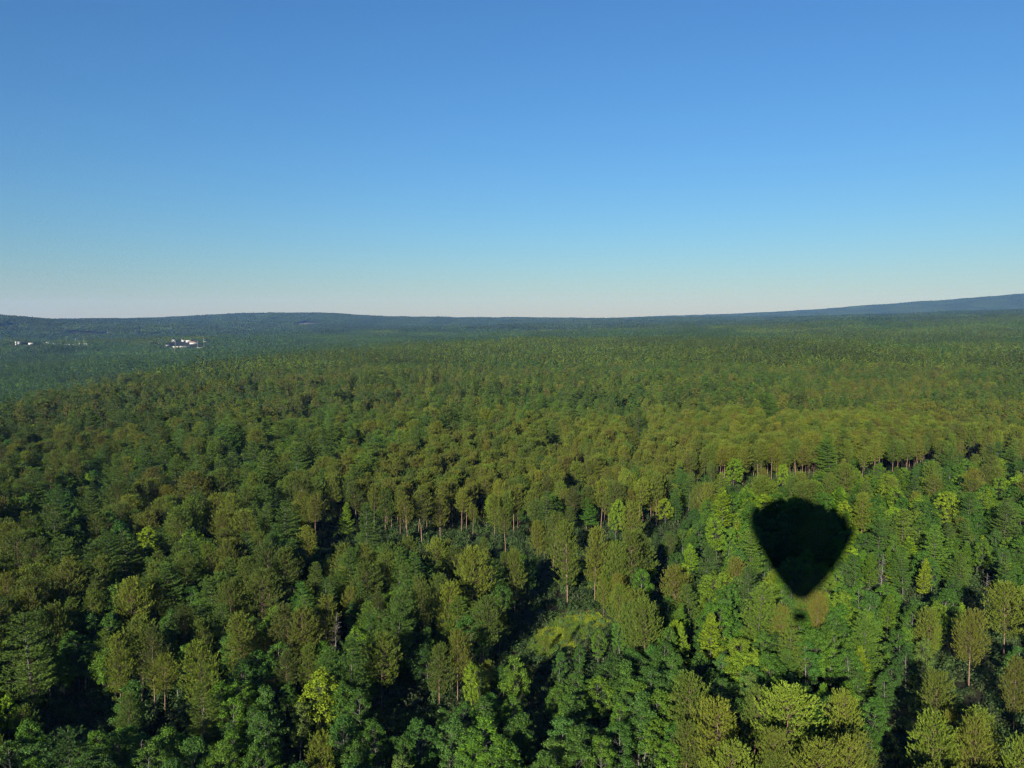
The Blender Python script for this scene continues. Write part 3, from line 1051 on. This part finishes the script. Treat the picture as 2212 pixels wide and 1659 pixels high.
M_WHITE = solid('white_cladding', (.34, .34, .33))
M_CREAM = solid('cream_cladding', (.34, .31, .25))
M_GREY = solid('grey_cladding', (.20, .21, .22))
M_REDROOF = solid('red_roof', (.15, .075, .06))
M_GREYROOF = solid('grey_roof', (.18, .18, .18))
M_WHITEROOF = solid('white_roof', (.34, .34, .34))
M_DARK = solid('dark_opening', (.05, .05, .06), 0.3)
BUILDINGS = [
    (392, 2760, 62, 18, 6, .15, M_CREAM, M_WHITEROOF, 0, 'warehouse', 'long cream low warehouse in the valley, biggest of its cluster'),
    (420, 2850, 34, 18, 7, .1, M_WHITE, M_REDROOF, 1, 'warehouse', 'red-roofed building behind the long cream warehouse'),
    (348, 2860, 16, 12, 7, .2, M_WHITE, M_WHITEROOF, 1, 'house', 'white gabled building at the far left end of the warehouse cluster'),
    (376, 2930, 16, 12, 8, -.2, M_WHITE, M_GREYROOF, 1, 'house', 'small white building with grey roof above the cream warehouse'),
    (398, 3000, 18, 12, 8, .3, M_WHITE, M_GREYROOF, 1, 'house', 'white house behind the small grey-roofed building, highest of the cluster'),
    (408, 2900, 20, 14, 9, .0, M_WHITE, M_WHITEROOF, 0, 'house', 'white flat-roofed block behind the red-roofed building'),
    (446, 2870, 16, 14, 8, .3, M_WHITE, M_GREYROOF, 1, 'house', 'lone white gabled building right of the cream warehouse'),
    (432, 2750, 24, 12, 5, .1, M_GREY, M_GREYROOF, 0, 'shed', 'low grey shed right of the cream warehouse, nearer than the gabled building'),
    (362, 2790, 18, 10, 5, .1, M_GREY, M_WHITEROOF, 0, 'shed', 'low pale shed left of the cream warehouse'),
    (42, 2790, 13, 11, 7, .2, M_WHITE, M_WHITEROOF, 1, 'house', 'white building with a pale tank beside it near the left edge'),
    (68, 2770, 17, 12, 7, .0, M_WHITE, M_WHITEROOF, 0, 'house', 'bright white box-shaped building right of the pale tank'),
    (106, 2900, 18, 12, 8, .4, M_WHITE, M_GREYROOF, 1, 'house', 'white house at the left end of the roadside row'),
    (124, 2890, 34, 16, 7, .1, M_WHITE, M_WHITEROOF, 0, 'shed', 'long white shed second from left in the roadside row'),
    (156, 2920, 58, 18, 6.5, .05, M_GREY, M_GREYROOF, 0, 'shed', 'long grey shed in the middle of the roadside row'),
    (176, 2900, 14, 12, 8, .2, M_WHITE, M_GREYROOF, 1, 'house', 'small white house between the grey shed and the row end'),
    (188, 2880, 22, 14, 8, .1, M_WHITE, M_WHITEROOF, 1, 'house', 'white gabled house at the right end of the roadside row'),
    (822, 3100, 46, 18, 6, .05, M_WHITE, M_WHITEROOF, 0, 'shed', 'long low white building alone in the forest left of centre'),
    (806, 3110, 8, 8, 9, .0, M_WHITE, M_GREYROOF, 1, 'hut', 'tiny white hut beside the long low white building'),
    (920, 4200, 14, 12, 11, .2, M_WHITE, M_WHITEROOF, 1, 'house', 'single white house far off in the forest under the blue hill'),
    (240, 4350, 26, 12, 10, .1, M_GREY, M_GREYROOF, 1, 'house', 'grey long roof showing in the woods of the left hill'),
    (1316, 8700, 42, 30, 34, .2, M_WHITE, M_WHITEROOF, 0, 'tower block', 'tiny white block on the skyline ridge right of centre'),
    (1309, 8700, 9, 9, 48, .0, M_WHITE, M_WHITEROOF, 0, 'tower', 'tiny white tower beside the block on the skyline ridge'),
    (1750, 6900, 40, 18, 24, .1, M_WHITE, M_WHITEROOF, 0, 'house', 'tiny white building on the ridge right of the skyline block'),
    (2208, 5000, 30, 18, 22, .2, M_WHITE, M_WHITEROOF, 0, 'house', 'tiny white building under the far right mountain'),
]


def box(x0, x1, y0, y1, z0, z1):
    V = np.array([(x, y, z) for z in (z0, z1) for x, y in ((x0, y0), (x1, y0), (x1, y1), (x0, y1))], float)
    Fq = [(0, 3, 2, 1), (4, 5, 6, 7), (0, 1, 5, 4), (1, 2, 6, 5), (2, 3, 7, 6), (3, 0, 4, 7)]
    T = []
    for f in Fq:
        T += [(f[0], f[1], f[2]), (f[0], f[2], f[3])]
    return V, np.array(T), np.ones((8, 3))


def child(name, parent, data, m):
    o = bpy.data.objects.new(name, to_mesh(name, data[0], data[1], None, [m]))
    o.parent = parent
    col.objects.link(o)
    return o


KEEP = []
for (px, rr_, w, d, h, turn, mw, mr, gable, cat, lab) in BUILDINGS:
    x, y = polar(px, rr_)
    w, d, h = w * SC * 0.8, d * SC * 0.8, h * SC
    h *= 0.72
    KEEP.append((x, y, max(w, d) * 0.5 + 3))
    o = bpy.data.objects.new(cat.replace(' ', '_'), None)
    col.objects.link(o)
    o.location = (x, y, hz(x, y) - 1.0)
    o.rotation_euler = (0, 0, -math.atan2(x, y) + turn)
    o['label'] = lab
    o['category'] = cat
    o['group'] = 'far buildings in the forest'
    child('wall', o, box(-w / 2, w / 2, -d / 2, d / 2, 0, h + 1), mw)
    if gable:
        e = 0.6
        z0 = h + 1.02
        V = np.array([(-w / 2 - e, -d / 2 - e, z0), (w / 2 + e, -d / 2 - e, z0), (w / 2 + e, d / 2 + e, z0), (-w / 2 - e, d / 2 + e, z0), (-w / 2 - e, 0, z0 + d * .32), (w / 2 + e, 0, z0 + d * .32)])
        T = np.array([(0, 1, 5), (0, 5, 4), (2, 3, 4), (2, 4, 5), (0, 4, 3), (1, 2, 5), (0, 3, 2), (0, 2, 1)])
        child('roof', o, (V, T), mr)
    else:
        child('roof', o, box(-w / 2 - .4, w / 2 + .4, -d / 2 - .4, d / 2 + .4, h + 1.02, h + 1.6), mr)
    nd = max(1, int(w / 14))
    for k in range(nd):
        xx = -w / 2 + (k + .5) * w / nd
        child('door', o, box(xx - 1.8, xx + 1.8, -d / 2 - .12, -d / 2 - .004, 1.0, 1 + h * .45), M_DARK)
# pale tank
x, y = polar(36, 2785)
KEEP.append((x, y, 14))
tk = bpy.data.objects.new('storage_tank', None)
col.objects.link(tk)
tk.location = (x, y, hz(x, y) - 1)
tk['label'] = 'pale round storage tank near the left edge of the valley'
tk['category'] = 'tank'
zz = np.array([0, 14.0])
child('shell', tk, tube(np.array([[0, 0, 0], [0, 0, 5], [0, 0, 11.]]), np.array([2.4, 2.4, 2.4]), 20), M_WHITE)
child('lid', tk, tube(np.array([[0, 0, 11.01], [0, 0, 11.5], [0, 0, 12.]]), np.array([2.5, 1.5, 0.05]), 20), M_GREY)
MASTS = [(145, 2860, 24, 'left of the long grey shed'), (165, 2860, 24, 'right of the long grey shed'), (183, 2850, 26, 'beside the right end of the roadside row'),
         (380, 2740, 24, 'at the left end of the cream warehouse'), (428, 2745, 24, 'at the right end of the cream warehouse'), (441, 2800, 26, 'right of the lone white gabled building'),
         (378, 2320, 24, 'in the trees below the cream warehouse'), (806, 3060, 20, 'beside the tiny white hut'), (824, 3060, 20, 'beside the long low white building'), (834, 3060, 20, 'at the right end of the long low white building')]
for px, rr_, h, where in MASTS:
    x, y = polar(px, rr_)
    o = bpy.data.objects.new('light_mast', None)
    col.objects.link(o)
    o.location = (x, y, hz(x, y))
    o['label'] = 'thin pale light mast ' + where
    o['category'] = 'light mast'
    o['group'] = 'light masts by the far buildings'
    child('pole', o, tube(np.array([[0, 0, 0], [0, 0, h * .5], [0, 0, h]]), np.array([.34, .28, .22]), 6), M_WHITE)
    child('lamp_head', o, box(-1.6, 1.6, -.4, .4, h + .01, h + .6), M_GREY)


def far_sheet(name, px, rr_, w, d, material, lift=0.6):
    cx_, cy_ = polar(px, rr_)
    a = -math.atan2(cx_, cy_)
    nx, ny = 9, 9
    g = []
    for j in range(ny):
        for i in range(nx):
            lx, ly = (i / (nx - 1) - .5) * w, (j / (ny - 1) - .5) * d
            wob = 0.12 * math.sin(i * 1.3 + j) * d / ny
            X_ = cx_ + lx * math.cos(a) - (ly + wob) * math.sin(a)
            Y_ = cy_ + lx * math.sin(a) + (ly + wob) * math.cos(a)
            g.append((X_, Y_))
    g = np.array(g)
    V = np.concatenate([g, (height(g[:, 0], g[:, 1]) + lift)[:, None]], 1)
    T = []
    for j in range(ny - 1):
        for i in range(nx - 1):
            p = j * nx + i
            T += [(p, p + 1, p + nx + 1), (p, p + nx + 1, p + nx)]
    o = bpy.data.objects.new(name, to_mesh(name, V, np.array(T), None, [material]))
    col.objects.link(o)
    o['kind'] = 'structure'
    rk = min(w, d) * .5
    for s_ in np.linspace(-.5, .5, max(2, int(w / rk))):
        for t_ in np.linspace(-.5, .5, max(2, int(d / rk))):
            lx, ly = s_ * (w - 2 * rk), t_ * (d - 2 * rk)
            KEEP.append((cx_ + lx * math.cos(a) - ly * math.sin(a), cy_ + lx * math.sin(a) + ly * math.cos(a), rk))


far_sheet('pale_field', 664, 6000, 170, 620, solid('stubble', (.24, .21, .15)), 1.5)
far_sheet('grass_bank', 423, 2700, 70, 70, solid('bank_grass', (.10, .12, .025)))
far_sheet('valley_road_ground', 150, 2870, 260, 30, solid('gravel_yard', (.16, .155, .14)))

# ------------------------------------------------------------------ distant canopy laid over the land
KEEP = np.array(KEEP)


def lay(r0, r1, step, sets, half, seed):
    g = np.random.default_rng(seed)
    a = np.arange(-r1 * math.sin(half) - step, r1 * math.sin(half) + step, step)
    b = np.arange(r0 * math.cos(half) - step, r1 + step, step)
    x, y = np.meshgrid(a, b)
    x, y = x.ravel() + g.normal(size=x.size) * step * .12, y.ravel() + g.normal(size=x.size) * step * .12
    r_ = np.hypot(x, y)
    ok_ = (r_ >= r0) & (r_ < r1) & (np.abs(np.arctan2(x, y)) < half)
    x, y = x[ok_], y[ok_]
    hit = np.zeros(len(x), bool)
    for kx, ky, kr in KEEP:
        hit |= np.hypot(x - kx, y - ky) < kr + step * 0.32
    x, y = x[~hit], y[~hit]
    z = height(x, y)
    e = step * 0.4
    nx_ = -(height(x + e, y) - height(x - e, y)) / (2 * e)
    ny_ = -(height(x, y + e) - height(x, y - e)) / (2 * e)
    dec = vnoise(x / 330 + 4, y / 330 + 7, 31) + np.clip((-z - 6) / 30, -.2, .5) + 0.10 * (np.arctan2(x, y) > .15) - 0.22 * ((np.hypot(x, y) < 1750) & (z > -10))
    vn = vnoise(x / 150 + 40, y / 150 + 2, 61)
    for i in range(len(x)):
        st = sets[1 if dec[i] > 0.55 else 0]
        nrm = Vector((nx_[i], ny_[i], 1)).normalized()
        qd = Vector((0, 0, 1)).rotation_difference(nrm) @ Euler((0, 0, g.integers(0, 4) * math.pi / 2 + g.normal() * .1)).to_quaternion()
        pts.append((x[i], y[i], z[i] - 0.3))
        prot.append(tuple(qd.to_euler()))
        s_ = g.uniform(0.92, 1.1)
        psc.append((1.04, 1.04, s_))
        pix.append(st[g.integers(0, len(st))])
        b_ = (0.72 + 0.56 * vn[i]) * (1 + g.normal() * 0.10)
        ptn.append((b_, b_, b_, 1.0))


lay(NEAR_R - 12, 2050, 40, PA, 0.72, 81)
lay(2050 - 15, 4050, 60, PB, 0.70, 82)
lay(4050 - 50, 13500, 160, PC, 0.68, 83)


def instancer(name, pts, prot, psc, pix, ptn, coll):
    me = bpy.data.meshes.new(name)
    me.vertices.add(len(pts))
    me.vertices.foreach_set('co', np.array(pts, np.float32).ravel())
    for nm, ty, data, fld in (('prot', 'FLOAT_VECTOR', prot, 'vector'), ('psc', 'FLOAT_VECTOR', psc, 'vector'), ('pix', 'INT', pix, 'value'), ('tint', 'FLOAT_COLOR', ptn, 'color')):
        a = me.attributes.new(nm, ty, 'POINT')
        a.data.foreach_set(fld, np.array(data, np.int32 if ty == 'INT' else np.float32).ravel())
    o = bpy.data.objects.new(name, me)
    col.objects.link(o)
    ng = bpy.data.node_groups.new(name + '_nodes', 'GeometryNodeTree')
    ng.interface.new_socket('Geometry', in_out='INPUT', socket_type='NodeSocketGeometry')
    ng.interface.new_socket('Geometry', in_out='OUTPUT', socket_type='NodeSocketGeometry')
    nd, lk = ng.nodes, ng.links
    gi, go = nd.new('NodeGroupInput'), nd.new('NodeGroupOutput')
    ci = nd.new('GeometryNodeCollectionInfo')
    ci.inputs['Collection'].default_value = coll
    ci.inputs['Separate Children'].default_value = True
    ci.inputs['Reset Children'].default_value = True
    ip = nd.new('GeometryNodeInstanceOnPoints')
    ip.inputs['Pick Instance'].default_value = True

    def attr(nm, ty):
        a = nd.new('GeometryNodeInputNamedAttribute')
        a.data_type = ty
        a.inputs['Name'].default_value = nm
        return a.outputs[0]
    e2r = nd.new('FunctionNodeEulerToRotation')
    lk.new(attr('prot', 'FLOAT_VECTOR'), e2r.inputs[0])
    lk.new(gi.outputs[0], ip.inputs['Points'])
    lk.new(ci.outputs[0], ip.inputs['Instance'])
    lk.new(attr('pix', 'INT'), ip.inputs['Instance Index'])
    lk.new(e2r.outputs[0], ip.inputs['Rotation'])
    lk.new(attr('psc', 'FLOAT_VECTOR'), ip.inputs['Scale'])
    lk.new(ip.outputs[0], go.inputs[0])
    md = o.modifiers.new('grow', 'NODES')
    md.node_group = ng
    o['kind'] = 'stuff'
    return o


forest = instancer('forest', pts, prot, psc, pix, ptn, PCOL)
forest['label'] = 'dense mixed pine and broadleaf forest stretching to the horizon'
forest['category'] = 'forest'
print('forest points', len(pts))

# ------------------------------------------------------------------ undergrowth and clearing grass
UCOL = bpy.data.collections.new('undergrowth_stock')
ulist = []


def shrub(seed, R, Hh, nl, size):
    g = np.random.default_rng(seed)
    d = unit(g.normal(size=(nl, 3)))
    d[:, 2] = np.abs(d[:, 2])
    lobe = 0.75 + 0.25 * np.sin(np.arctan2(d[:, 1], d[:, 0]) * 3 + seed)
    P = d * (g.random((nl, 1)) ** .4) * np.array([R, R, Hh]) * lobe[:, None]
    V, T, C = leaves(P, d + [0, 0, .5], size, g, 0.8)
    o = bpy.data.objects.new('u%03d' % len(ulist), to_mesh('shrub', V, T, C, [M_LEAF]))
    UCOL.objects.link(o)
    ulist.append(o)


for s_ in range(4):
    shrub(90 + s_, 1.3, 1.6, 240, 0.16)
au, ru = rng.uniform(-.66, .66, 26000), np.sqrt(rng.uniform(50 ** 2, 400 ** 2, 26000))
ux, uy = ru * np.sin(au), ru * np.cos(au)
okU = ~inside(clear_pts, ux, uy)
ux, uy = ux[okU], uy[okU]
# a ragged rim: low bushes along the edge of the clearing and a few inside it
t_ = rng.random(150)
k_ = rng.integers(0, len(clear_pts), 150)
rim = clear_pts[k_] * (1 - t_)[:, None] + clear_pts[(k_ + 1) % len(clear_pts)] * t_[:, None]
rim = rim + (clear_pts.mean(0) - rim) * (rng.random(150) ** 2.5 * .8)[:, None] + rng.normal(size=(150, 2)) * .5
ux, uy = np.concatenate([ux, rim[:, 0]]), np.concatenate([uy, rim[:, 1]])
uz = height(ux, uy)
nU = len(ux)
us = rng.uniform(.6, 1.9, nU)
us[-150:] = rng.uniform(.25, .8, 150)
utc = np.array([(.03, .055, .015), (.04, .07, .018), (.036, .05, .018)])[rng.integers(0, 3, nU)]
utc[-150:] *= rng.uniform(1.2, 2.4, (150, 1))
under = instancer('undergrowth', np.stack([ux, uy, uz - .05], 1), np.stack([np.zeros(nU), np.zeros(nU), rng.uniform(0, 6.28, nU)], 1),
                  np.stack([us, us, us * rng.uniform(.6, 1.3, nU)], 1), rng.integers(0, 4, nU), np.concatenate([utc, np.ones((nU, 1))], 1), UCOL)
under['label'] = 'low shrubs and ferns on the shaded forest floor'
under['category'] = 'undergrowth'

bx0, by0 = clear_pts.min(0)
bx1, by1 = clear_pts.max(0)
nG = 26000
qx, qy = rng.uniform(bx0 - 1, bx1 + 1, nG), rng.uniform(by0 - 1, by1 + 1, nG)
ins = inside(clear_pts, qx, qy)
qx, qy = qx[ins], qy[ins]
tuf = vnoise(qx / 1.6, qy / 1.6, 44)
c0 = np.stack([qx, qy, height(qx, qy) + .03], 1)
ax = np.stack([rng.normal(size=len(qx)) * .35, rng.normal(size=len(qx)) * .35, np.ones(len(qx))], 1)
GVt, GTt, GCt = tufts(c0, ax, 3, 0.40, 0.10, 0.15, 0.75, rng, spread=0.2)
GVt = GVt.reshape(-1, 9, 3)
GVt = (c0[:, None] + (GVt - c0[:, None]) * (0.3 + 1.1 * tuf ** 1.5)[:, None, None]).reshape(-1, 3)
base = np.where((vnoise(qx / 5 + 3, qy / 5, 45) > .52)[:, None], np.array([[.16, .205, .012]]), np.array([[.085, .145, .014]]))
GCt = GCt * np.repeat(base, 9, axis=0)
M_GRASS = foliage_material('grass_blades', 0.7, 0.2, 0.15)
go_ = bpy.data.objects.new('grass', to_mesh('grass', GVt, GTt, GCt, [M_GRASS]))
go_['tint'] = [1.0, 1.0, 1.0, 1.0]
go_['kind'] = 'stuff'
go_['label'] = 'yellow-green grass and ferns filling the small sunlit clearing'
go_['category'] = 'grass'
col.objects.link(go_)

# ------------------------------------------------------------------ the balloon the view is from; its shadow lies on the forest
M_ENV = noisy('envelope_cloth', (.45, .06, .05), (.55, .09, .06), 0.4, 0.6)
M_WICKER = noisy('wicker', (.22, .13, .06), (.34, .21, .10), 14.0, 0.8, bump=0.4)
M_STEEL = solid('steel', (.5, .5, .5), 0.3)
M_LEATHER = solid('leather_rim', (.12, .07, .04), 0.5)
bal = bpy.data.objects.new('hot_air_balloon', None)
col.objects.link(bal)
bal.location = (0.0, -1.3, CAM_Z - 1.75)
bal['label'] = 'hot air balloon in flight, seen only by its heart-shaped shadow on the trees'
bal['category'] = 'balloon'
BS = 1.68
prof = [(0.0, 21.8), (2.6, 21.6), (5.0, 21.0), (7.0, 19.9), (8.2, 18.4), (8.6, 16.9), (8.3, 15.1), (7.3, 13.0), (6.05, 10.9), (4.7, 8.8), (3.1, 6.7), (1.65, 5.0), (0.9, 4.2)]
ng_ = 24 * 4
V, T = [], []
for r_, z_ in prof:
    r_, z_ = r_ * BS, 4.6 + (z_ - 4) * BS * 1.15
    for j in range(ng_):
        a = j / ng_ * 2 * math.pi
        bulge = 1 + 0.018 * abs(math.sin(a * 12))
        V.append((r_ * bulge * math.cos(a), r_ * bulge * math.sin(a), z_))
for i in range(len(prof) - 1):
    for j in range(ng_):
        p, q_ = i * ng_ + j, i * ng_ + (j + 1) % ng_
        T += [(p, p + ng_, q_), (q_, p + ng_, q_ + ng_)]
child('envelope', bal, (np.array(V), np.array(T)), M_ENV)
bw_, bd_, bh_ = 1.15, 1.0, 1.3
child('basket', bal, merge([box(-bw_, bw_, -bd_, bd_, 0, .08), box(-bw_, .07 - bw_, -bd_, bd_, .08, bh_), box(bw_ - .07, bw_, -bd_, bd_, .08, bh_), box(.07 - bw_, bw_ - .07, -bd_, .07 - bd_, .08, bh_), box(.07 - bw_, bw_ - .07, bd_ - .07, bd_, .08, bh_)]), M_WICKER)
cr_ = [(-bw_, -bd_, bh_), (bw_, -bd_, bh_), (bw_, bd_, bh_), (-bw_, bd_, bh_)]
for k in range(4):
    child('rim', bal, tube(np.array([cr_[k], cr_[(k + 1) % 4]], float), np.array([.05, .05]), 8), M_LEATHER)
for sx in (-1, 1):
    for sy in (-1, 1):
        child('upright', bal, tube(np.array([(sx * (bw_ - .04), sy * (bd_ - .04), bh_), (sx * .5, sy * .55, 2.6)]), np.array([.025, .025]), 6), M_STEEL)
        child('cable', bal, tube(np.array([(sx * .5, sy * .55, 2.6), (sx * 1.25, sy * 1.25, 4.95)]), np.array([.012, .012]), 5), M_STEEL)
child('burner', bal, merge([tube(np.array([(s_ * .2, 0, 2.4), (s_ * .2, 0, 2.9)]), np.array([.14, .17]), 12) for s_ in (-1, 1)] + [box(-.5, .5, -.55, -.5, 2.58, 2.63), box(-.5, .5, .5, .55, 2.58, 2.63), box(-.03, .03, -.5, .5, 2.55, 2.6)]), M_STEEL)

# ------------------------------------------------------------------ haze over the land
M_HAZE, n_, l_, p_ = mat('haze_air')
n_.remove(p_)
pv = n_.new('ShaderNodeVolumePrincipled')
pv.inputs['Color'].default_value = (0.21, 0.45, 1.0, 1)
pv.inputs['Absorption Color'].default_value = (1, 1, 1, 1)
pv.inputs['Density'].default_value = 4.3e-5
pv.inputs['Anisotropy'].default_value = 0.15
l_.new(pv.outputs[0], n_['Material Output'].inputs['Volume'])
hb = box(-14600, 14600, -14600, 14600, -75, 400)
haze = bpy.data.objects.new('haze', to_mesh('haze', hb[0], hb[1], None, [M_HAZE]))
haze['kind'] = 'stuff'
haze['label'] = 'thin blue summer haze over the forest'
haze['category'] = 'haze'
col.objects.link(haze)
